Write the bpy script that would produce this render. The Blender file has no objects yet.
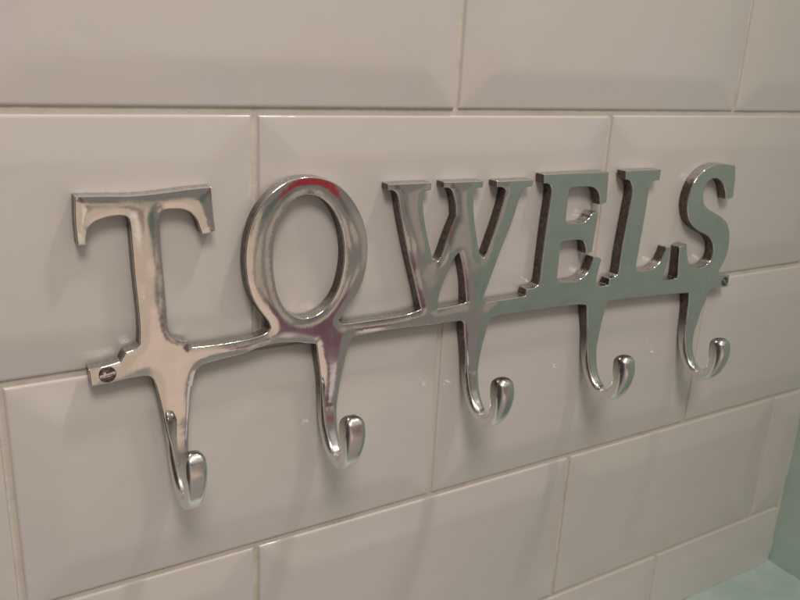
import bpy, math, random
import numpy as np
from mathutils import Matrix, Vector
from mathutils.geometry import delaunay_2d_cdt

random.seed(7)
rng = np.random.default_rng(7)
scene = bpy.context.scene
col = scene.collection
MM = 0.001

# ---------------------------------------------------------------- helpers
def nd(nt, kind, **kw):
    n = nt.nodes.new(kind)
    for k, v in kw.items():
        if k in n.inputs:
            n.inputs[k].default_value = v
        else:
            setattr(n, k, v)
    return n

def new_mat(name):
    m = bpy.data.materials.new(name)
    m.use_nodes = True
    nt = m.node_tree
    return m, nt, nt.nodes['Principled BSDF']

def noise(nt, scale, detail=3, rough=.5, vec=None):
    n = nt.nodes.new('ShaderNodeTexNoise')
    n.inputs['Scale'].default_value = scale
    n.inputs['Detail'].default_value = detail
    n.inputs['Roughness'].default_value = rough
    if vec is None:
        tc = nt.nodes.new('ShaderNodeTexCoord')
        vec = tc.outputs['Object']
    nt.links.new(vec, n.inputs['Vector'])
    return n

def ramp(nt, src, stops):
    r = nt.nodes.new('ShaderNodeValToRGB')
    el = r.color_ramp.elements
    while len(el) < len(stops):
        el.new(.5)
    for e, (p, c) in zip(el, stops):
        e.position = p
        e.color = (*c, 1) if len(c) == 3 else c
    nt.links.new(src, r.inputs['Fac'])
    return r

def bump(nt, src, dist, strength=1.0, prev=None):
    b = nt.nodes.new('ShaderNodeBump')
    b.inputs['Distance'].default_value = dist
    b.inputs['Strength'].default_value = strength
    nt.links.new(src, b.inputs['Height'])
    if prev is not None:
        nt.links.new(prev, b.inputs['Normal'])
    return b

def g3(v):
    return (v, v, v)

# ---------------------------------------------------------------- materials
def polished():
    m, nt, p = new_mat('polished_aluminium')
    p.inputs['Metallic'].default_value = 1
    a = noise(nt, 160, 4, .6)
    c = ramp(nt, a.outputs['Fac'], [(.3, (.78, .775, .755)), (.7, (.86, .855, .835))])
    nt.links.new(c.outputs['Color'], p.inputs['Base Color'])
    r = ramp(nt, noise(nt, 90, 5, .65).outputs['Fac'], [(.35, g3(.055)), (.75, g3(.13))])
    nt.links.new(r.outputs['Color'], p.inputs['Roughness'])
    b = bump(nt, noise(nt, 38, .6, .35).outputs['Fac'], .0013, .9)
    b2 = bump(nt, noise(nt, 500, 2, .5).outputs['Fac'], .000008, .5, b.outputs['Normal'])
    nt.links.new(b2.outputs['Normal'], p.inputs['Normal'])
    return m

def cast_side():
    m, nt, p = new_mat('unpolished_cast_edge')
    p.inputs['Metallic'].default_value = 1
    a = noise(nt, 500, 5, .7)
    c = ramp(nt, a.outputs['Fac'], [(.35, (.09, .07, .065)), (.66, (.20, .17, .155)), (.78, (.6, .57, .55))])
    # top-facing sides painted lighter, standing in for ceiling light; flanks keep the dark cast tone
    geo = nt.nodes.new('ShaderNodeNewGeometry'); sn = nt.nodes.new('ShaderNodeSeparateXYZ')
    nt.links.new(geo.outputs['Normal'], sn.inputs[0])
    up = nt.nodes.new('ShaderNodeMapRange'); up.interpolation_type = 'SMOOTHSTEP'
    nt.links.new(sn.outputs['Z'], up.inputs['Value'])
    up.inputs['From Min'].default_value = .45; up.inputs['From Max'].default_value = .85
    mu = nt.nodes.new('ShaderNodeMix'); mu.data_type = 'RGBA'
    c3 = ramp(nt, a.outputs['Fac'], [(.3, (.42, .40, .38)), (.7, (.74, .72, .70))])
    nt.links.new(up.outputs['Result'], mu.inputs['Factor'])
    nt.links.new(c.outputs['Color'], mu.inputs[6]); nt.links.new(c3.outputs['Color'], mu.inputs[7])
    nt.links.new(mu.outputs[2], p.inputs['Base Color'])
    r = ramp(nt, noise(nt, 300, 4, .6).outputs['Fac'], [(.3, g3(.18)), (.7, g3(.42))])
    nt.links.new(r.outputs['Color'], p.inputs['Roughness'])
    b = bump(nt, noise(nt, 420, 4, .6).outputs['Fac'], .00035, .8)
    nt.links.new(b.outputs['Normal'], p.inputs['Normal'])
    return m

def hook_metal():
    """mirror polished strap front, rough cast flanks near the bar, satin finish round the bend"""
    m, nt, p = new_mat('hand_polished_hook')
    p.inputs['Metallic'].default_value = 1
    tc = nt.nodes.new('ShaderNodeTexCoord'); sx = nt.nodes.new('ShaderNodeSeparateXYZ')
    nt.links.new(tc.outputs['Object'], sx.inputs[0])
    geo = nt.nodes.new('ShaderNodeNewGeometry'); sn = nt.nodes.new('ShaderNodeSeparateXYZ')
    nt.links.new(geo.outputs['Normal'], sn.inputs[0])
    def mr(src, a, b, lo=0, hi=1):
        n = nt.nodes.new('ShaderNodeMapRange'); n.interpolation_type = 'SMOOTHSTEP'
        nt.links.new(src, n.inputs['Value'])
        for k, v in (('From Min', a), ('From Max', b), ('To Min', lo), ('To Max', hi)):
            n.inputs[k].default_value = v
        return n.outputs['Result']
    def mul(a, b):
        n = nt.nodes.new('ShaderNodeMath'); n.operation = 'MULTIPLY'
        nt.links.new(a, n.inputs[0]); nt.links.new(b, n.inputs[1]); return n.outputs[0]
    flank = mul(mr(sn.outputs['Y'], -.55, -.15), mr(sx.outputs['Z'], -.150, -.122))
    mx = nt.nodes.new('ShaderNodeMath'); mx.operation = 'MAXIMUM'
    nt.links.new(mr(sx.outputs['Z'], -.132, -.146), mx.inputs[0]); nt.links.new(mr(sx.outputs['Y'], -.011, -.015), mx.inputs[1])
    satin = mx.outputs[0]
    def mix(f, a, b, ty):
        n = nt.nodes.new('ShaderNodeMix'); n.data_type = ty
        ia, ib, oo = (6, 7, 2) if ty == 'RGBA' else (2, 3, 0)
        nt.links.new(f, n.inputs['Factor']); nt.links.new(a, n.inputs[ia]); nt.links.new(b, n.inputs[ib])
        return n.outputs[oo]
    c1 = ramp(nt, noise(nt, 160, 4, .6).outputs['Fac'], [(.3, (.78, .775, .755)), (.7, (.86, .855, .835))])
    c2 = ramp(nt, noise(nt, 500, 5, .7).outputs['Fac'], [(.35, (.09, .07, .065)), (.66, (.20, .17, .155)), (.78, (.6, .57, .55))])
    nt.links.new(mix(flank, c1.outputs['Color'], c2.outputs['Color'], 'RGBA'), p.inputs['Base Color'])
    r1 = ramp(nt, noise(nt, 90, 5, .65).outputs['Fac'], [(.35, g3(.055)), (.75, g3(.13))])
    r2 = ramp(nt, noise(nt, 160, 5, .65).outputs['Fac'], [(.35, g3(.17)), (.75, g3(.32))])
    rr = mix(satin, r1.outputs['Color'], r2.outputs['Color'], 'RGBA')
    nt.links.new(mix(flank, rr, r2.outputs['Color'], 'RGBA'), p.inputs['Roughness'])
    b = bump(nt, noise(nt, 38, .6, .35).outputs['Fac'], .0013, .9)
    b2 = bump(nt, noise(nt, 350, 2, .5).outputs['Fac'], .00003, .6, b.outputs['Normal'])
    nt.links.new(b2.outputs['Normal'], p.inputs['Normal'])
    return m

def tile_mat():
    m, nt, p = new_mat('white_glazed_tile')
    a = noise(nt, 14, 3, .5)
    c = ramp(nt, a.outputs['Fac'], [(.3, (.72, .70, .665)), (.7, (.77, .75, .715))])
    at = nt.nodes.new('ShaderNodeAttribute'); at.attribute_name = 'tone'
    m1 = nt.nodes.new('ShaderNodeMix'); m1.data_type = 'RGBA'; m1.blend_type = 'MULTIPLY'
    m1.inputs['Factor'].default_value = 1
    nt.links.new(c.outputs['Color'], m1.inputs[6]); nt.links.new(at.outputs['Color'], m1.inputs[7])
    # dried water marks and dust: sparse pale flecks
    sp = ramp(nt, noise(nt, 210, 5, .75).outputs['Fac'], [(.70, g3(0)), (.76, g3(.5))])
    sm = ramp(nt, noise(nt, 7, 4, .6).outputs['Fac'], [(.42, g3(0)), (.62, g3(.35))])
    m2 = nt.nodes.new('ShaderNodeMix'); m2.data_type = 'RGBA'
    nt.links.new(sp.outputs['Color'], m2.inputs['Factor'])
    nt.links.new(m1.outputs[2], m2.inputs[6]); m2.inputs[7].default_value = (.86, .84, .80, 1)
    m3 = nt.nodes.new('ShaderNodeMix'); m3.data_type = 'RGBA'
    nt.links.new(sm.outputs['Color'], m3.inputs['Factor'])
    nt.links.new(m2.outputs[2], m3.inputs[6]); m3.inputs[7].default_value = (.66, .635, .59, 1)
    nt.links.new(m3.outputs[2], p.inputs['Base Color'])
    r = ramp(nt, noise(nt, 60, 5, .7).outputs['Fac'], [(.3, g3(.05)), (.7, g3(.11))])
    nt.links.new(r.outputs['Color'], p.inputs['Roughness'])
    p.inputs['IOR'].default_value = 1.52
    b = bump(nt, noise(nt, 28, 2, .5).outputs['Fac'], .0006, .6)
    b2 = bump(nt, noise(nt, 260, 3, .6).outputs['Fac'], .00004, .5, b.outputs['Normal'])
    nt.links.new(b2.outputs['Normal'], p.inputs['Normal'])
    return m

def grout_mat():
    m, nt, p = new_mat('cream_grout')
    a = noise(nt, 25, 6, .7)
    c = ramp(nt, a.outputs['Fac'], [(.3, (.60, .54, .45)), (.48, (.74, .70, .62)), (.75, (.79, .76, .70))])
    nt.links.new(c.outputs['Color'], p.inputs['Base Color'])
    p.inputs['Roughness'].default_value = .8
    b = bump(nt, noise(nt, 900, 5, .7).outputs['Fac'], .0003, .8)
    nt.links.new(b.outputs['Normal'], p.inputs['Normal'])
    return m

def paint_mat(name, c0, c1, rough, bd=.0002):
    m, nt, p = new_mat(name)
    a = noise(nt, 22, 5, .65)
    c = ramp(nt, a.outputs['Fac'], [(.3, c0), (.7, c1)])
    nt.links.new(c.outputs['Color'], p.inputs['Base Color'])
    r = ramp(nt, noise(nt, 40, 4, .6).outputs['Fac'], [(.3, g3(rough * .8)), (.7, g3(rough * 1.2))])
    nt.links.new(r.outputs['Color'], p.inputs['Roughness'])
    b = bump(nt, noise(nt, 180, 4, .6).outputs['Fac'], bd, .6)
    nt.links.new(b.outputs['Normal'], p.inputs['Normal'])
    return m

def screw_mat():
    m, nt, p = new_mat('tarnished_screw')
    p.inputs['Metallic'].default_value = 1
    a = noise(nt, 900, 4, .6)
    c = ramp(nt, a.outputs['Fac'], [(.3, (.10, .08, .075)), (.7, (.34, .30, .285))])
    nt.links.new(c.outputs['Color'], p.inputs['Base Color'])
    p.inputs['Roughness'].default_value = .3
    return m

M_POL, M_SIDE, M_HOOK = polished(), cast_side(), hook_metal()
M_TILE, M_GROUT, M_SCREW = tile_mat(), grout_mat(), screw_mat()
M_GREEN = paint_mat('sea_green_gloss', (.50, .66, .60), (.57, .73, .67), .30)
M_LEDGE = paint_mat('pale_green_glaze', (.46, .62, .57), (.66, .78, .73), .25, .0004)
M_SLOT = paint_mat('shaded_slot', (.012, .01, .01), (.035, .028, .025), .6)  # near-black colour stands in for the shade inside the screw slot
M_SEAL = paint_mat('dull_sealant', (.20, .20, .16), (.34, .33, .27), .5)

def mesh_obj(name, V, F, mats, parent=None, normals=None, fmat=None, smooth=True):
    """V in mm as (X right, out from the wall, down)"""
    V = np.asarray(V, float)
    P = np.stack([V[:, 0], -V[:, 1], -V[:, 2]], 1) * MM
    me = bpy.data.meshes.new(name)
    me.from_pydata(P.tolist(), [], [list(map(int, f)) for f in F])
    for m in mats:
        me.materials.append(m)
    if fmat is not None:
        me.polygons.foreach_set('material_index', np.asarray(fmat, np.int32))
    me.polygons.foreach_set('use_smooth', [smooth] * len(me.polygons))
    me.update()
    if normals is not None:
        me.normals_split_custom_set_from_vertices(normals.tolist())
    o = bpy.data.objects.new(name, me)
    col.objects.link(o)
    if parent is not None:
        o.parent = parent
        o.matrix_parent_inverse = Matrix.Identity(4)
        o.location = -parent.location
    return o

# ---------------------------------------------------------------- the wall
X_END, V_LEDGE = 546.0, 362.0
rows = [(-206, -103, [-305, -101, 101.5, 304.5, 507, 711]),
        (-103, 0, [-204, 0, 203, 406, 609]),
        (0, 103, [-305, -101, 102.8, 304.7, 507.5, 711]),
        (103, 206, [-204, -1.0, 202.3, 408.8, 612]),
        (206, 309, [-305, -101, 102.0, 305.2, 508.7, 711]),
        (309, 412, [-204, 0, 202, 403.8, 607])]

wall_me_V = [(-262, -.35, -215), (X_END, -.35, -215), (X_END, -.35, V_LEDGE + 8), (-262, -.35, V_LEDGE + 8)]
# grout bed: a gently uneven sheet
gx = np.arange(-262, X_END + .1, 2.0); gv = np.arange(-215, V_LEDGE + 8, 2.0)
GX, GV = np.meshgrid(gx, gv)
GO = .25 + rng.normal(0, .09, GX.shape)
gV = np.stack([GX.ravel(), GO.ravel(), GV.ravel()], 1)
nx, nv = len(gx), len(gv)
ii = (np.arange(nv - 1)[:, None] * nx + np.arange(nx - 1)[None]).ravel()
gF = np.stack([ii, ii + nx, ii + nx + 1, ii + 1], 1)
wall = mesh_obj('wall', gV, gF, [M_GROUT])
wall['kind'] = 'structure'

def tile_grid(x0, x1, v0, v1, free=(False, False, False, False)):
    """pressed bevelled tile: a raised flat field inside an 18 mm sloping border"""
    ins = [0, .03, .15, .35, .65, 1.1, 1.8, 3, 5, 8, 11, 14, 16, 17, 18, 19, 20, 21, 22, 24]
    def axis(a, b):
        L = b - a
        i1 = [t for t in ins if t < L / 2 - 1]
        mid = np.linspace(i1[-1], L - i1[-1], max(2, int((L - 2 * i1[-1]) / 6)) + 1)[1:-1]
        return np.array([a + t for t in i1] + [a + t for t in mid] + [b - t for t in i1[::-1]])
    return axis(x0, x1), axis(v0, v1)

TV, TF, TT, off = [], [], [], 0
for ri, (v0, v1, js) in enumerate(rows):
    v0r, v1r = v0, v1
    for a, b in zip(js, js[1:]):
        fx0, fx1, fv0, fv1 = a + 1.4, b - 1.4, v0 + 1.6, v1 - 1.5
        if fx0 > X_END or fv0 > V_LEDGE:
            continue
        jx = rng.uniform(-.25, .25, 4)
        fx0 += jx[0]; fx1 += jx[1]; fv0 += jx[2]; fv1 += jx[3]
        cx1, cv1 = min(fx1, X_END - 1.2), min(fv1, V_LEDGE - .8)
        cx0 = max(fx0, -260)
        xs, vs = tile_grid(cx0, cx1, fv0, cv1)
        A, B = np.meshgrid(xs, vs)
        # a cut tile keeps its full bevel geometry: distances run to the uncut edges
        dl, dr, dt, db = A - fx0, fx1 - A, B - fv0, fv1 - B
        k = .9
        st = np.stack([dl, dr, dt, db])
        d = -k * np.log(np.exp(-np.clip(st, 0, 60) / k).sum(0))
        d = np.clip(d, 0, None)
        sl = np.clip(d / 17.5, 0, 1.3)
        soft = lambda t: np.where(t < .8, t, np.where(t > 1.2, 1.0, t - (t - .8) ** 2 / .8))
        H = 1.5 + 2.0 * soft(sl)
        # small rounded glaze edge, measured to the real (cut) boundary
        e = np.minimum(np.minimum(A - cx0, cx1 - A), np.minimum(B - fv0, cv1 - B))
        rr = 1.0
        H = H - np.where(e < rr, rr - np.sqrt(np.clip(rr ** 2 - (rr - e) ** 2, 0, None)), 0)
        H = H - np.where(e < .001, .5, 0)
        # each tile is bedded with a tiny tilt of its own
        tx, tv, tz = rng.normal(0, .0016), rng.normal(0, .0022), rng.normal(0, .12)
        H = H + (A - (fx0 + fx1) / 2) * tx + (B - (fv0 + fv1) / 2) * tv + tz
        n, m = len(xs), len(vs)
        tn = 1 + rng.normal(0, .022); TT.append(np.tile([tn, tn * (1 + rng.normal(0, .004)), tn * (1 + rng.normal(0, .008)), 1], (n * m, 1)))
        TV.append(np.stack([A.ravel(), H.ravel(), B.ravel()], 1))
        q = (np.arange(m - 1)[:, None] * n + np.arange(n - 1)[None]).ravel() + off
        TF.append(np.stack([q, q + n, q + n + 1, q + 1], 1))
        off += n * m
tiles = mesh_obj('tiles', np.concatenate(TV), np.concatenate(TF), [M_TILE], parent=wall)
ca_ = tiles.data.color_attributes.new('tone', 'FLOAT_COLOR', 'POINT')
ca_.data.foreach_set('color', np.concatenate(TT).astype(np.float32).ravel())

def slab(name, x0, x1, o0, o1, v0, v1, mat, parent=None, cuts=1, r=0.0):
    import bmesh
    bm = bmesh.new()
    bmesh.ops.create_cube(bm, size=1)
    for v in bm.verts:
        v.co = Vector(((x0 + x1) / 2 + v.co.x * (x1 - x0), -((o0 + o1) / 2 + v.co.y * (o1 - o0)),
                       -((v0 + v1) / 2 + v.co.z * (v1 - v0)))) * MM
    if r:
        bmesh.ops.bevel(bm, geom=list(bm.edges), offset=r * MM, segments=3, profile=.5, affect='EDGES')
    bmesh.ops.recalc_face_normals(bm, faces=bm.faces)
    me = bpy.data.meshes.new(name); bm.to_mesh(me); bm.free()
    me.materials.append(mat)
    o = bpy.data.objects.new(name, me); col.objects.link(o)
    if parent is not None:
        o.parent = parent
    return o

# the sea green return wall at the right and the pale green ledge below it
gw = slab('side_wall', X_END, X_END + 30, -40, 430, -900, 900, M_GREEN, r=2)
gw['kind'] = 'structure'
def ledge_mesh():
    xs = np.linspace(-262, X_END - .3, 120)
    # cross section: upstand fillet against the wall, then a slightly dished top
    os_ = np.concatenate([[.4, 1.5, 3, 5, 8, 12, 18], np.linspace(26, 58, 6), [62, 66, 69, 70.5]])
    A, B = np.meshgrid(xs, os_)
    Vv = V_LEDGE + np.where(B < 14, -(14 - B) ** 2 / 14 ** 2 * 2.0, 0) + np.where(B > 58, (np.clip(B - 58, 0, 13) / 12.5) ** 3 * 12, 0)
    dx = X_END - A
    Vv = Vv - np.where(dx < 16, (16 - dx) ** 2 / 256 * 2.2, 0)
    V = np.stack([A.ravel(), B.ravel(), Vv.ravel()], 1)
    n, m = len(xs), len(os_)
    q = (np.arange(m - 1)[:, None] * n + np.arange(n - 1)[None]).ravel()
    F = np.stack([q, q + n, q + n + 1, q + 1], 1)
    # skirt down the front
    k = len(V)
    base = (m - 1) * n
    sk = V[base:base + n].copy(); sk[:, 2] = 620
    V = np.concatenate([V, sk])
    F = np.concatenate([F, np.stack([base + np.arange(n - 1), k + np.arange(n - 1), k + 1 + np.arange(n - 1), base + 1 + np.arange(n - 1)], 1)])
    return V, F
lv, lf = ledge_mesh()
ledge = mesh_obj('ledge', lv, lf, [M_LEDGE]); ledge['kind'] = 'structure'

def bead(name, pts, rad, mat, parent=None):
    cu = bpy.data.curves.new(name, 'CURVE'); cu.dimensions = '3D'
    sp = cu.splines.new('POLY'); sp.points.add(len(pts) - 1)
    for p, (x, o, v) in zip(sp.points, pts):
        p.co = (x * MM, -o * MM, -v * MM, 1)
        p.radius = 1 + rng.uniform(-.25, .25)
    cu.bevel_depth = rad * MM; cu.bevel_resolution = 3
    tmp = bpy.data.objects.new(name, cu); col.objects.link(tmp)
    dg = bpy.context.evaluated_depsgraph_get()
    me = bpy.data.meshes.new_from_object(tmp.evaluated_get(dg))
    bpy.data.objects.remove(tmp)
    me.materials.clear(); me.materials.append(mat)
    me.polygons.foreach_set('use_smooth', [True] * len(me.polygons))
    o = bpy.data.objects.new(name, me); col.objects.link(o)
    if parent is not None:
        o.parent = parent
    return o
bead('grout_bead', [(X_END - .4, 1.0, v) for v in np.arange(-210, V_LEDGE - 2, 6)], 1.9, M_GROUT, wall)
bead('sealant', [(x, 1.6, V_LEDGE - 1.2) for x in np.arange(-260, X_END - 4, 6)], 1.5, M_SEAL, wall)

# ---------------------------------------------------------------- the towel rack
# front outline, millimetres on the wall: X to the right, Y down.  '*' marks a hard corner
OUT = """30,30* 40,30.3 50.6,30.7 62,30.1 72,29.2 81.3,28.7* 81.5,34 81.8,40 82.5,46.8* 80,47.6 76.8,47.8* 75.9,44.8 74.6,41.2 72.3,38.5 69.5,37.2 66,36.8
63,36.9 61.2,37.9 60.4,40.5* 60.6,52 61,63 61.5,74 61.8,83 62.5,87.5 64.3,90.3 67,91.8 69.8,92.4* 70.2,94.2 71.2,95.6* 79,96 89,96 96,95.6 102,94.6 105.2,93.3
106.2,91.6* 105.2,88.9 101.5,83.5 98,77 95.9,69.7 95.1,62 95.3,56 96.6,48.8 99.6,41.2 104.6,34.5 110.5,29.8 117,27.2 124,26.5 131.2,27.6 138.2,31
144.3,36.8 149,44 152.1,52 153.3,60.5 152.8,69 150.8,76.8 147,83.4 142.5,88.8 139.6,92.8* 140.8,94.5 145,95.1 155.7,95.2 167,95.2 177,94.8 184.2,93.3*
180.1,80.3 174.6,62.6 169.8,45 168.3,38 167.4,35.6 166,34.4 162.8,33.9* 162.6,31.2* 174,31.2 186,31.3* 185.9,35* 182.4,35.5 181.7,37.5 183,48 185.9,58.5
188.6,66.5 190,69.3 191.6,70.1 193.6,68 196.5,60 201.2,48* 200.3,42 198.9,37.8 197.6,35.3 196,34.5 192.9,34.2* 192.7,31.4* 204,31.6 216,31.7* 215.9,35.1*
211.6,35.6 210.8,38 211.8,48 214.4,59 217,67.6 218.1,70.2 219.3,70.8 220.6,69.4 223.2,62.5 227,51 229.8,39.5 230.1,36.8 228,35.6 224.2,35.2* 223.8,32.2* 235,32.3 247.3,32.3*
247,35.8* 242.2,36.4 240.2,38.5 236.6,51 230,68.5 224.5,84 221.3,92.6* 222.5,94.3 230,94.4 241,94.3 249.6,94.1* 250,90.4* 255.2,90.1 257.4,89.2 258.4,87
258.6,79 258.9,67 259.4,54 260.1,42 260.1,38 259,35.8 256.8,34.9 254.3,34.6* 253.7,30* 271,30 288,30.1 299.2,30.2* 299.8,36 300.4,46.9* 297.8,47.6 295.6,47.9*
295.2,45 294,41.6 291.5,39.2 288.5,38 285,37.5 273.8,37.4* 272.2,38.8* 272.1,46.6 272.3,55* 273.4,56.5* 276,56.8 280,57.1 284.9,56.9 288.3,55.3 290,52.9
291.6,51.8* 295.3,51.6* 295,60 294.4,68 294.2,73.8* 291.7,74.6 289.5,74.5* 289.2,71 287.3,67.9 284.5,66.6 281,66.3 271.7,66.2* 270.4,67.4* 270.5,76.3
270.8,86.8* 272,88.6* 275,89.3 280.5,89.6 286,89.4 290.5,87.6 293.4,84.6 295.2,80.3 295.8,77* 298.6,77.3 302.2,79* 301.6,82 300.6,88 300,94.6* 304.9,94.8
310.2,94.8* 310.4,91* 314.3,90.4 316.2,89.4 316.8,87 317.1,75 317.8,64 318.7,52 319.3,44 318.9,39.5 317.4,36.7 315.4,35.5 312.7,34.8* 311.8,30.2*
326,30.2 340,30.3* 339.9,36.3* 335.7,36.6 333.5,37.6 332.7,40.5 332.2,54 331.4,72 330.8,86* 331.4,88.6* 335,89.3 339,89.3 346,88.3 350.3,85.2 353,80
354.3,76.3* 356.5,76.6 358.6,77.5* 357.4,84 356,91 354.8,96.2* 361,97 367.8,96.9* 367.9,94 366.8,86.5 365.6,77.3* 368.5,76.2 371.7,75.8* 373.1,80 375.4,86
379,90 385,91.9 391.6,91.6 396,88.9 397.7,84 396.4,78.3 391.4,73.2 382,69 373.5,64 368.6,57.8 366.6,50.4 367.6,43 370.6,37.2 374.6,33.4 380.2,30.4
387,28.8 395,28.8 404.6,30* 406.2,36 407.2,44 407.8,49.3* 405.5,50.2 403,50.4 400.7,50* 399.6,45.9 396.6,41.1 392,38 387.3,37.1 382.8,38.2 380,41.2
379.6,46.4 381.4,51.6 385.8,55.2 393,58.2 400.6,61.6 406.6,65.8 410.2,71.5 411.9,78.5 411.6,85.5 409.3,91.4 406.6,95.4 404.8,98.8* 411,99.4 417.8,100*
418.3,107.9* 409,107.5 403.5,107 401.3,107.8 400,110 398.8,113* 382.1,113* 381.9,110.5 381.6,107.7* 368,106.8 355,106 333,105 315,104.5 312,104.9 310.6,107
309.7,113* 296.8,113* 296.2,109 295.6,105* 290,104 277,103.3 264,102.8 247,102.6 231,102.7 228.4,103.3 226.5,106.5 225,113* 212,113* 211.4,108.5 210.8,104*
209.3,102.7* 201,102.4 193,102.3 181.6,101.8 167,101.5 151,101.6 147,102.3 145.2,105.5 143.5,113* 129.8,113* 129.2,108 128.4,102.9* 124,101.8 117.2,100.2 108.6,99.4
101,100.2 94.5,101.8 87.5,102.6 80,103.4 75.6,104.2 73,106.4 71.1,113* 56.4,113* 55.8,109.8 54.8,106.6* 53,105.2 48,104.9 43.7,105 38.8,105.5 30.8,105.8*
30.3,98.4* 36,98.2 42.4,97.1* 43.6,95 44.6,93.6* 48.3,92.6 50.2,91* 50.6,84 50.3,74 49.7,62 49.3,48 49,41 48.4,39 47,38.4 44.2,38.2 40,38.8 36.6,40 34.4,42 33.3,45
33,48.6* 29.8,48.7* 29.5,40"""
H_O = """107.5,57.9 108.5,50 111.2,42.8 115,37.4 119.2,34.8 123,34 127.2,34.7 131.8,37.4 136,42.2 139.3,49 141,57 141.3,64.8 140.2,72.4 138.5,78 135.3,83.2 131,87.4 126.6,89.3 121.9,89.6 117,87.8 112.6,83.2 109.5,76.6 108,69 107.4,63"""
H_W = """204.6,66.4* 206.6,71.6 209.2,81 211.2,93.1* 206,93.7 200,94.1 193.5,94.3* 195,84.8 198.4,75.9 202,69.2"""
CUT = [(20, 98.6), (36, 98.1), (43.4, 95.4), (71.1, 95.5), (89, 96), (103, 94.4), (141, 94.5), (167, 95.2), (184.4, 93.5), (193.5, 94.4), (211.2, 93.3), (222.0, 94.1),
       (249.4, 94.2), (300.1, 94.7), (310.2, 94.8), (354.9, 96.3), (367.8, 96.9), (404.8, 98.7), (425, 100.5)]

FRONT, BACK = 10.0, 3.7
CX, CD = -16.642, 314.70          # foot point and distance of the tracing station
K = (CD - FRONT) / (CD - 10.0)
CVv = -26.148
def adj(p):
    return (CX + (p[0] - CX) * K, CVv + (p[1] - CVv) * K)

def parse(s):
    out = []
    for w in s.split():
        c = w.endswith('*')
        a, b = w.rstrip('*').split(',')
        x, y = adj((float(a), float(b)))
        out.append((x, y, c))
    return out

def smooth_loop(pts, step=.9, rc=.55):
    """Catmull-Rom between hard corners; every hard corner gets a small cast radius"""
    n = len(pts)
    P = np.array([(a, b) for a, b, _ in pts]); C = [c for *_, c in pts]
    dense, cor = [], []
    for i in range(n):
        p1, p2 = P[i], P[(i + 1) % n]
        p0 = P[i - 1] if not C[i] else 2 * p1 - p2
        p3 = P[(i + 2) % n] if not C[(i + 1) % n] else 2 * p2 - p1
        L = np.linalg.norm(p2 - p1)
        m = max(1, int(round(L / step)))
        # centripetal tangents
        d0, d1, d2 = [max(np.linalg.norm(q) ** .5, 1e-3) for q in (p1 - p0, p2 - p1, p3 - p2)]
        m1 = (p2 - p1) + d1 * ((p1 - p0) / d0 - (p2 - p0) / (d0 + d1))
        m2 = (p2 - p1) + d1 * ((p3 - p2) / d2 - (p3 - p1) / (d1 + d2))
        for j in range(m):
            t = j / m
            q = (2 * t ** 3 - 3 * t ** 2 + 1) * p1 + (t ** 3 - 2 * t ** 2 + t) * m1 + (-2 * t ** 3 + 3 * t ** 2) * p2 + (t ** 3 - t ** 2) * m2
            dense.append(q); cor.append(C[i] and j == 0)
    out = []
    n = len(dense)
    for i in range(n):
        if not cor[i] or abs(dense[i][1] - adj((0, 113))[1]) < .05:
            out.append(dense[i]); continue
        a, b, c = dense[i - 1], dense[i], dense[(i + 1) % n]
        u, w = a - b, c - b
        lu, lw = np.linalg.norm(u), np.linalg.norm(w)
        r1, r2 = min(rc, lu * .45), min(rc, lw * .45)
        s, e = b + u / lu * r1, b + w / lw * r2
        for t in (0, .25, .5, .75, 1):
            out.append((1 - t) ** 2 * s + 2 * t * (1 - t) * b + t * t * e)
    return np.array(out)

loops = [smooth_loop(parse(OUT)), smooth_loop(parse(H_O)), smooth_loop(parse(H_W))]
def area(l):
    x, y = l[:, 0], l[:, 1]
    return .5 * np.sum(x * np.roll(y, -1) - y * np.roll(x, -1))
# the metal always lies on the same side: outer loop positive, holes negative
loops[0] = loops[0] if area(loops[0]) > 0 else loops[0][::-1]
for i in (1, 2):
    loops[i] = loops[i] if area(loops[i]) < 0 else loops[i][::-1]
SA = np.concatenate(loops)
SB = np.concatenate([np.roll(l, -1, 0) for l in loops])
YC = adj((0, 113))[1]             # hooks are carried on below this line
isflat = (np.abs(SA[:, 1] - YC) < .7) & (np.abs(SB[:, 1] - YC) < .7) & (np.abs(SA[:, 0] - SB[:, 0]) > .02)

def dist(Q, A, B):
    out = np.empty(len(Q))
    D = B - A; LL = (D ** 2).sum(1) + 1e-12
    for s in range(0, len(Q), 2000):
        q = Q[s:s + 2000, None, :] - A[None]
        t = np.clip((q * D[None]).sum(2) / LL, 0, 1)
        out[s:s + 2000] = np.sqrt(((q - t[..., None] * D[None]) ** 2).sum(2).min(1))
    return out
def inside(Q):
    c = np.zeros(len(Q), int)
    for s in range(0, len(Q), 2000):
        q = Q[s:s + 2000]
        y = q[:, 1:2]
        cond = (SA[None, :, 1] > y) != (SB[None, :, 1] > y)
        dy = SB[:, 1] - SA[:, 1]; dy = np.where(np.abs(dy) < 1e-12, 1e-12, dy)
        xi = SA[None, :, 0] + (y - SA[None, :, 1]) * (SB[:, 0] - SA[:, 0])[None] / dy[None]
        c[s:s + 2000] = (cond & (q[:, 0:1] < xi)).sum(1)
    return c % 2 == 1

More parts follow.
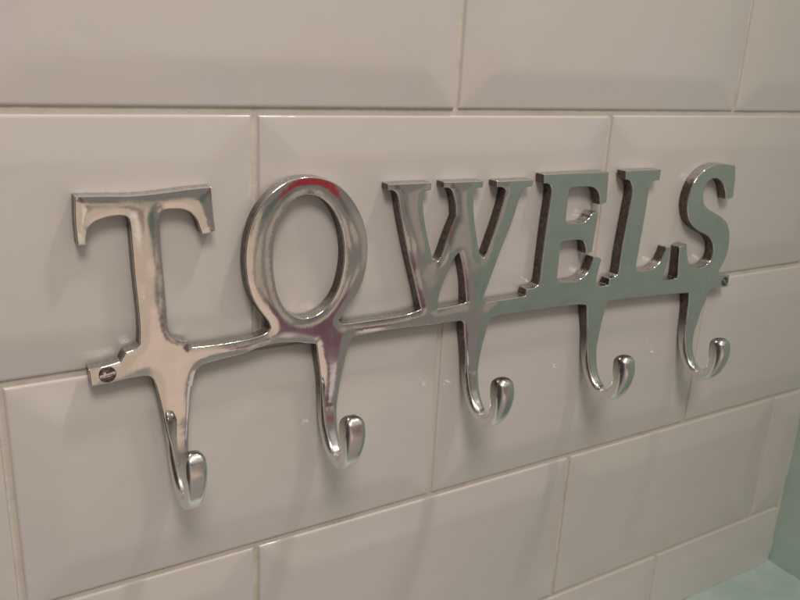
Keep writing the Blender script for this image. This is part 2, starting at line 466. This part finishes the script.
# the straight cuts where the hooks carry on are not edges of the casting: extend them downwards
EA, EB = SA.copy(), SB.copy()
cutm = (SA[:, 1] > YC - .6) | (SB[:, 1] > YC - .6)
keep = ~cutm
ext_a, ext_b = [], []
HK = [(56.4, 71.1), (129.8, 143.5), (212.0, 225.0), (296.8, 309.7), (382.1, 398.8)]
for l, r in HK:
    for x in (l, r):
        ax, ay = adj((x, 113))
        j = np.argmin(np.where(keep, np.hypot(SB[:, 0] - ax, SB[:, 1] - ay), 1e9))
        k = np.argmin(np.where(keep, np.hypot(SA[:, 0] - ax, SA[:, 1] - ay), 1e9))
        p = SB[j] if np.hypot(*(SB[j] - (ax, ay))) < np.hypot(*(SA[k] - (ax, ay))) else SA[k]
        ext_a.append(p); ext_b.append((ax, ay)); ext_a.append((ax, ay)); ext_b.append((ax, ay + 6))
DA, DB = np.concatenate([SA[keep], ext_a]), np.concatenate([SB[keep], ext_b])

BEV = .5
def pamp(x):
    t = np.clip((np.asarray(x, float) - 195) / 55, 0, 1)
    return .29 - .20 * t * t * (3 - 2 * t)
def drop(r, x):
    q = np.clip(r, 0, BEV)
    d = BEV - np.sqrt(np.clip(BEV ** 2 - (BEV - q) ** 2, 0, None))
    return d + pamp(x) * np.clip(1 - r / 5.5, 0, 1) ** 2

pts = [SA]
edges = []
o = 0
for l in loops:
    n = len(l)
    edges += [(o + i, o + (i + 1) % n) for i in range(n)]
    o += n
cand = []
for l in loops:
    t = np.roll(l, -1, 0) - np.roll(l, 1, 0)
    t /= np.linalg.norm(t, axis=1)[:, None] + 1e-12
    nrm = np.stack([-t[:, 1], t[:, 0]], 1)
    for phi in (18, 36, 54, 72, 90):
        r = BEV * (1 - math.cos(math.radians(phi)))
        q = l + nrm * r
        cand.append((q, r))
    cand.append((l + nrm * 2.3, 2.3))
for q, r in cand:
    ok = inside(q) & (dist(q, DA, DB) > r * .9) & (q[:, 1] < YC - .05)
    pts.append(q[ok])
for l_, r_ in HK:
    xl, xr = adj((l_, 113))[0], adj((r_, 113))[0]
    for phi in (9, 18, 27, 36, 45, 54, 63, 72, 81, 90):
        q_ = BEV * (1 - math.cos(math.radians(phi)))
        pts.append(np.array([(xl + q_, YC), (xr - q_, YC)]))
hx = []
for j, y in enumerate(np.arange(24, 114, 1.6)):
    for x in np.arange(28, 420, 1.85):
        hx.append((x + (j % 2) * .92, y))
hx = np.array(hx)
ok = inside(hx)
hx = hx[ok]; hx = hx[dist(hx, DA, DB) > 3.0]
pts.append(hx)
allp = np.concatenate(pts)
cb = len(allp)
cutp = np.array([adj(p) for p in CUT])
cutp = np.concatenate([np.linspace(a_, b_, max(2, int(np.hypot(*(b_ - a_)) / .8)), endpoint=False) for a_, b_ in zip(cutp, cutp[1:])] + [cutp[-1:]])
allp = np.concatenate([allp, cutp])
edges += [(cb + i, cb + i + 1) for i in range(len(cutp) - 1)]
vo, eo, fo, *_ = delaunay_2d_cdt([Vector(p) for p in allp], edges, [], 0, 1e-5)
V2 = np.array([tuple(v) for v in vo]); F2 = np.array([tuple(f) for f in fo])
cen = V2[F2].mean(1)
F2 = F2[inside(cen)]
a, b, c = V2[F2[:, 0]], V2[F2[:, 1]], V2[F2[:, 2]]
ar = (b[:, 0] - a[:, 0]) * (c[:, 1] - a[:, 1]) - (b[:, 1] - a[:, 1]) * (c[:, 0] - a[:, 0])
F2 = F2[np.abs(ar) > 1e-7]; ar = ar[np.abs(ar) > 1e-7]
F2 = np.where((ar > 0)[:, None], F2[:, ::-1], F2)      # clockwise in (X, down): faces the room
F2 = F2[:, ::-1]
R2 = dist(V2, DA, DB)
Z2 = FRONT - drop(R2, V2[:, 0])
# boundary edges -> sides
from collections import Counter
ec = Counter()
for f in F2:
    for i in range(3):
        ec[(f[i], f[(i + 1) % 3])] += 1
bnd = [(i, j) for (i, j) in ec if (j, i) not in ec]
nV = len(V2)
front = np.stack([V2[:, 0], Z2, V2[:, 1]], 1)
bv = sorted({i for e in bnd for i in e})
levels = [FRONT - BEV - .4 - .34, 7.2, 5.4, BACK + .3, BACK]
idx = {}
extra = []
wob = rng.normal(0, .045, (len(bv), len(levels)))
for k, i in enumerate(bv):
    for L, z in enumerate(levels):
        idx[(i, L)] = nV + len(extra)
        extra.append((V2[i, 0] + wob[k, L] * .5, z + wob[k, L], V2[i, 1] + wob[k, L] * .5))
allV = np.concatenate([front, np.array(extra)])
faces, fm, fc = [tuple(f) for f in F2], [0] * len(F2), [tuple(x) for x in V2[F2].mean(1)]
for (i, j) in bnd:
    mid = (V2[i] + V2[j]) / 2
    if abs(V2[i, 1] - YC) < .01 and abs(V2[j, 1] - YC) < .01:
        continue                                       # open where a hook carries on
    up = [i] + [idx[(i, L)] for L in range(len(levels))]
    vp = [j] + [idx[(j, L)] for L in range(len(levels))]
    for L in range(len(levels)):
        faces.append((up[L], up[L + 1], vp[L + 1], vp[L])); fm.append(1); fc.append(tuple(mid))
# flat back
kb = len(allV)
back = np.stack([V2[:, 0], np.full(nV, BACK), V2[:, 1]], 1)
allV = np.concatenate([allV, back])
for f in F2:
    faces.append(tuple(int(kb + q) for q in f[::-1])); fm.append(1); fc.append(tuple(V2[f].mean(0)))
# unified normals so that letters and bar shade as one casting
P3 = np.stack([allV[:, 0], -allV[:, 1], -allV[:, 2]], 1)
VN = np.zeros_like(P3)
for f in faces:
    p = P3[list(f)]
    if len(f) == 3:
        n = np.cross(p[1] - p[0], p[2] - p[0])
    else:
        n = np.cross(p[2] - p[0], p[3] - p[1])
    VN[list(f)] += n
VN /= np.linalg.norm(VN, axis=1)[:, None] + 1e-12
# orientation check: front faces must look out (-y)
flip = VN[:nV, 1].mean() > 0
if flip:
    faces = [f[::-1] for f in faces]; VN = -VN

cutx, cuty = cutp[:, 0], cutp[:, 1]
LET = [('T', 90), ('O', 158), ('W', 250.1), ('E', 303.5), ('L', 361), ('S', 430)]
def which(x, y):
    if y > np.interp(x, cutx, cuty) - 1e-4:
        return 'bar'
    for n, lim in LET:
        if x < lim * K + CX * (1 - K):
            return n
groups = {}
for f, m_, c_ in zip(faces, fm, fc):
    groups.setdefault(which(*c_), []).append((f, m_))

rack = bpy.data.objects.new('towel_rack', None)
rack.empty_display_size = .05
rack.location = (.224, -BACK * MM, -.100)
col.objects.link(rack)
rack['label'] = 'polished metal towel rack reading TOWELS, five curled hooks below the letters'
rack['category'] = 'towel rack'

for g, lst in groups.items():
    used = sorted({i for f, _ in lst for i in f})
    mp = {i: k for k, i in enumerate(used)}
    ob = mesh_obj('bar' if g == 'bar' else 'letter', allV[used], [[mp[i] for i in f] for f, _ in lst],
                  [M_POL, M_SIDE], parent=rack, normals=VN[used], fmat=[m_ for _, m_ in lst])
    if g != 'bar':
        ob['label'] = 'letter ' + g + ' in serif capitals standing on the bar'

# hooks: one swept casting each, strap -> bend -> rounded tip
EDGE = [  # (down, left, right) of each strap
    [(113, 56.4, 71.1), (117, 57.1, 70.2), (122, 57.8, 69.8), (131, 58.8, 69.2), (140, 59.8, 69.0)],
    [(113, 129.8, 143.5), (118, 130.4, 142.4), (123, 130.9, 141.5), (131, 131.2, 140.5), (139, 131.4, 140.0)],
    [(113, 212.0, 225.0), (118, 212.8, 223.9), (123, 213.5, 223.2), (130, 214.2, 222.8), (137, 214.8, 222.8)],
    [(113, 296.8, 309.7), (118, 297.6, 308.9), (124, 298.6, 308.4), (133, 299.5, 308.2), (141, 300.0, 308.6)],
    [(113, 382.1, 398.8), (118, 382.5, 397.1), (126, 382.9, 395.0), (135, 383.2, 393.6), (143, 383.6, 393.2)]]
DV = [4.0, 2.0, -2.5, -.5, 2.5]
DO = [.90, .97, 1.04, 1.03, .96]
PATH = [(6.9, 113), (6.9, 118), (6.9, 124), (6.9, 130), (7.1, 135), (8.1, 140.5), (10.2, 146.4), (13.8, 151.8), (18.5, 155.2), (23.8, 155.8), (28.8, 153.2), (32.2, 148.4), (33.8, 142.6), (34.0, 137), (33.4, 132.8)]
#       thickness, width factor target, corner radius at each path point
THK = [6.2, 6.2, 6.2, 6.2, 6.2, 6.1, 6.1, 6.1, 6.1, 6.2, 6.7, 7.9, 9.5, 10.6, 10.4]
WID = [None, None, None, None, None, 8.8, 8.4, 8.1, 7.9, 7.9, 8.2, 9.2, 10.6, 11.7, 11.4]
RCO = [.6, .65, .9, 1.3, 1.8, 2.4, 2.8, 2.95, 3.0, 3.0, 3.1, 3.5, 4.1, 4.6, 4.7]

def cr(vals, u):
    n = len(vals); i = min(int(u), n - 2); t = u - i
    p = [vals[max(i - 1, 0)], vals[i], vals[i + 1], vals[min(i + 2, n - 1)]]
    p = [np.array(q, float) for q in p]
    return .5 * (2 * p[1] + (p[2] - p[0]) * t + (2 * p[0] - 5 * p[1] + 4 * p[2] - p[3]) * t ** 2 + (3 * p[1] - p[0] - 3 * p[2] + p[3]) * t ** 3)

def section(w, t, rc, pil, rb):
    """rounded rectangle, front at +t/2; returns (x, n) pairs"""
    pts = []
    rc = min(rc, w / 2 * .98, t / 2 * .98); rb = min(rb, w / 2 * .98, t / 2 * .98)
    def arc(cx, cy, r, a0):
        for k in range(8):
            a = math.radians(a0 + 90 * k / 7)
            pts.append((cx + r * math.cos(a), cy + r * math.sin(a)))
    arc(w / 2 - rc, t / 2 - rc, rc, 0)
    x0 = w / 2 - rc
    for k in range(1, 8):
        pts.append((x0 - 2 * x0 * k / 8, t / 2))
    arc(-w / 2 + rc, t / 2 - rc, rc, 90)
    pts.append((-w / 2, (t / 2 - rc - t / 2 + rb) / 2))
    arc(-w / 2 + rb, -t / 2 + rb, rb, 180)
    pts.append((0, -t / 2))
    arc(w / 2 - rb, -t / 2 + rb, rb, 270)
    pts.append((w / 2, (t / 2 - rc - t / 2 + rb) / 2))
    out = []
    for x, n in pts:
        r = w / 2 - abs(x)
        if n > 0:
            n = n - pil * max(0, 1 - r / 5.5) ** 2
        out.append((x, n))
    return out

WM = [.80, .92, 1.0, 1.0, 1.04]        # tip width of each hand finished hook
RM = [.55, .68, 1.0, 1.0, 1.0]
TM = [.90, .95, 1.0, 1.0, 1.0]
def make_hook(h):
    ed = [(adj((0, d))[1], adj((l, 0))[0], adj((r, 0))[0]) for d, l, r in EDGE[h]]
    dn = [e[0] for e in ed]; le = [e[1] for e in ed]; ri = [e[2] for e in ed]
    path = []
    for k, (oo, vv) in enumerate(PATH):
        q = min(1, k / 5)
        v_ = adj((0, vv))[1] + DV[h] * q
        o_ = oo if k < 5 else 6.9 + (oo - 6.9) * DO[h]
        path.append((o_, v_))
    cxe = (le[-1] + ri[-1]) / 2
    rings, nst = [], 8
    us = [k / nst for k in range((len(PATH) - 1) * nst + 1)]
    for u in us:
        oc, vc = cr(path, u)
        d = cr(path, min(u + .02, len(PATH) - 1)) - cr(path, max(u - .02, 0))
        d = d / np.linalg.norm(d)
        if u < .6: d = np.array([0., 1.])
        nrm = np.array([d[1], -d[0]])                # in (out, down): outward on the strap
        g = min(max((u - 7) / 5, 0), 1)
        t = float(cr(THK, u)) * (1 + (TM[h] - 1) * g); rc = float(cr(RCO, u)) * (1 + (RM[h] - 1) * g)
        l, r = np.interp(vc, dn, le), np.interp(vc, dn, ri)
        wE = r - l; cE = (l + r) / 2
        wT = float(cr([8.8 if x is None else x for x in WID], u))
        s = min(max((u - 3.0) / 2.6, 0), 1); s = s * s * (3 - 2 * s)
        wT *= 1 + (WM[h] - 1) * g
        w = wE * (1 - s) + wT * s
        cx = cE * (1 - s) + cxe * s
        pil = float(pamp(cE)) * (1 - min(u / 6, 1))
        rings.append((cx, oc, vc, nrm, d, w, t, rc, pil, 1.0, min(.6 + u * .35, rc)))
    # rounded end
    cx, oc, vc, nrm, d, w, t, rc, pil, _, rb = rings[-1]
    R = 4.5
    for a in (12, 24, 36, 48, 58, 68, 76, 83, 88):
        a = math.radians(a)
        e = d * R * math.sin(a)
        sc = math.cos(a) ** .85
        rings.append((cx, oc + e[0], vc + e[1], nrm, d, w * (sc * .999), t * sc, rc, 0, sc, rb))
    V, F = [], []
    for (cx, oc, vc, nrm, d, w, t, rc, pil, sc, rb) in rings:
        for x, n in section(w, t, rc * (sc if sc < 1 else 1), pil, rb * (sc if sc < 1 else 1)):
            V.append((cx + x, oc + nrm[0] * n, vc + nrm[1] * n))
    ns = len(V) // len(rings)
    for i in range(len(rings) - 1):
        for j in range(ns):
            a, b = i * ns + j, i * ns + (j + 1) % ns
            F.append((a, b, b + ns, a + ns))
    F.append(tuple((len(rings) - 1) * ns + j for j in range(ns)))
    ob = mesh_obj('hook', V, F, [M_HOOK], parent=rack)
    me = ob.data
    import bmesh
    bm = bmesh.new(); bm.from_mesh(me); bmesh.ops.recalc_face_normals(bm, faces=bm.faces)
    bm.to_mesh(me); bm.free()
    return ob
for h in range(5):
    make_hook(h)

# screws through the two ends of the bar
def make_screw(x, v, R, ang):
    V, F = [], []
    nr, na = 22, 72
    ca, sa = math.cos(ang), math.sin(ang)
    for i in range(nr + 1):
        r = R * (i / nr) ** .8
        for j in range(na):
            t = 2 * math.pi * j / na
            px, pv = r * math.cos(t), r * math.sin(t)
            q = i / nr
            h = FRONT + .55 - .5 * q ** 3
            if i == nr: h = FRONT - 1.2
            a, b = px * ca + pv * sa, -px * sa + pv * ca
            s1 = 1 / (1 + math.exp((abs(b) - .42) * 14)) / (1 + math.exp((abs(a) - R * .86) * 10))
            s2 = 1 / (1 + math.exp((abs(a + .9) - .55) * 14)) / (1 + math.exp((abs(b + .5) - R * .22) * 10))
            if i < nr: h -= 1.1 * max(s1, s2)
            V.append((x + px, h, v + pv))
    for i in range(nr):
        for j in range(na):
            a, b = i * na + j, i * na + (j + 1) % na
            F.append((a, b, b + na, a + na))
    dep = [np.mean([FRONT + .55 - .5 * (q // na / nr) ** 3 - V[q][1] for q in f]) for f in F]
    ob = mesh_obj('screw', V, F, [M_SCREW, M_SLOT], parent=rack, fmat=[int(d_ > .45) for d_ in dep])
    return ob
sx, sv = adj((37.2, 101.7))
make_screw(sx, sv, 3.45, math.radians(-10))
sx, sv = adj((414.0, 103.8))
make_screw(sx, sv, 3.1, math.radians(40))

# ---------------------------------------------------------------- camera
Rm = np.array([[0.0]])
def rod(r):
    th = np.linalg.norm(r); k = r / th
    Kx = np.array([[0, -k[2], k[1]], [k[2], 0, -k[0]], [-k[1], k[0], 0]])
    return np.eye(3) + math.sin(th) * Kx + (1 - math.cos(th)) * Kx @ Kx
rv = np.array([3.11414290e-01, -5.41371099e-01, -3.59110610e-02])
tv = np.array([-1.48158499e+02, -6.57859201e+01, 2.71511320e+02])
Rm = rod(rv); Cw = -Rm.T @ tv
tob = lambda a: Vector((a[0], a[2], -a[1]))
rt, dnv, fw = tob(Rm[0]), tob(Rm[1]), tob(Rm[2])
cam = bpy.data.cameras.new('camera')
camo = bpy.data.objects.new('camera', cam); col.objects.link(camo)
Mx = Matrix.Identity(4)
for i in range(3):
    Mx[i][0] = rt[i]; Mx[i][1] = -dnv[i]; Mx[i][2] = -fw[i]; Mx[i][3] = tob(Cw)[i] * MM
camo.matrix_world = Mx
cam.sensor_width = 36; cam.lens = 36 * 788.12 / 800
cam.clip_start = .005; cam.clip_end = 50
cam.dof.use_dof = True; cam.dof.focus_distance = .36; cam.dof.aperture_fstop = 22
scene.camera = camo

# ---------------------------------------------------------------- light
def lamp(name, loc, target, power, size, colr):
    l = bpy.data.lights.new(name, 'AREA'); l.shape = 'DISK'; l.size = size
    l.energy = power; l.color = colr
    o = bpy.data.objects.new(name, l); col.objects.link(o)
    o.location = loc
    d = Vector(target) - Vector(loc)
    o.rotation_euler = d.to_track_quat('-Z', 'Y').to_euler()
    return o
lamp('ceiling_lamp', (-.10, -.80, .90), (.2, 0, -.12), 6.1, .40, (1, .865, .785))
lamp('ceiling_lamp', (.62, -.34, 1.30), (.2, 0, -.12), 6.2, .12, (1, .875, .79))

# room light as an environment: tan base, with patches painted in for the metal to reflect
world = bpy.data.worlds.new('World'); scene.world = world; world.use_nodes = True
nt = world.node_tree
bg = nt.nodes['Background']
tc = nt.nodes.new('ShaderNodeTexCoord')
DIR = tc.outputs['Generated']
def dotn(vec):
    v = Vector(vec).normalized()
    n = nt.nodes.new('ShaderNodeVectorMath'); n.operation = 'DOT_PRODUCT'
    nt.links.new(DIR, n.inputs[0]); n.inputs[1].default_value = v
    return n.outputs['Value']
def mrange(src, a, b):
    n = nt.nodes.new('ShaderNodeMapRange'); n.interpolation_type = 'SMOOTHSTEP'
    nt.links.new(src, n.inputs['Value'])
    n.inputs['From Min'].default_value = a; n.inputs['From Max'].default_value = b
    return n.outputs['Result']
def mixc(fac, c1, c2):
    n = nt.nodes.new('ShaderNodeMix'); n.data_type = 'RGBA'
    nt.links.new(fac, n.inputs['Factor'])
    for s, c in ((n.inputs[6], c1), (n.inputs[7], c2)):
        if isinstance(c, tuple): s.default_value = (*c, 1)
        else: nt.links.new(c, s)
    return n.outputs[2]
def blob(cur, vec, deg0, deg1, colr):
    return mixc(mrange(dotn(vec), math.cos(math.radians(deg1)), math.cos(math.radians(deg0))), cur, colr)
base = mixc(mrange(dotn((0, 0, 1)), -.7, .7), (.35, .305, .275), (.585, .525, .475))
base = mixc(mrange(dotn((-1, -.15, 0)), .35, .8), base, (.06, .045, .04))      # darkness added on the left for the letter sides to reflect
base = blob(base, (.42, -.88, -.12), 18, 30, (.235, .21, .185))     # broad dim patch added to deepen the reflections in T and O
base = blob(base, (.04, -.95, -.30), 13, 17, (.66, .50, .385))      # warm skin tone patch, painted for the T to reflect
base = blob(base, (.25, -.90, -.38), 5, 7, (.78, .58, .46))
base = blob(base, (.10, -.97, -.20), 1.5, 3, (.88, .74, .62))
base = blob(base, (.06, -.97, -.10), 1.6, 2.4, (.16, .11, .09))
base = blob(base, (.17, -.95, -.16), 1.5, 2.6, (.32, .24, .19))
base = blob(base, (.32, -.93, -.14), 3, 4.5, (.13, .15, .13))      # grey green patch added for the T's right arm to reflect
base = blob(base, (.36, -.88, -.27), 1.6, 2.4, (.52, .41, .32))
base = blob(base, (.47, -.85, -.27), 1.8, 2.8, (.46, .36, .29))
base = blob(base, (.46, -.87, -.15), 2, 3, (.13, .135, .12))
base = blob(base, (.58, -.79, -.20), 3, 5, (.36, .30, .25))
base = blob(base, (-.05, -.97, .16), 7, 10, (.05, .035, .03))      # the phone
base = blob(base, (.12, -.98, -.06), 1.5, 3, (.10, .07, .06))
base = blob(base, (.37, -.87, -.345), 2.6, 3.4, (.17, .085, .105))      # maroon cloth
base = blob(base, (.44, -.84, -.345), 2.0, 2.8, (.17, .085, .105))
base = blob(base, (.42, -.81, -.43), 2.5, 3.8, (.74, .58, .55))
base = blob(base, (.43, -.90, -.06), 3.6, 5.4, (.33, .04, .045))         # red patch painted in for the top of the O to reflect
nt.links.new(base, bg.inputs['Color'])
bg.inputs['Strength'].default_value = .80

scene.view_settings.view_transform = 'Standard'
scene.view_settings.look = 'None'
scene.view_settings.exposure = 0
scene.cycles.use_denoising = True
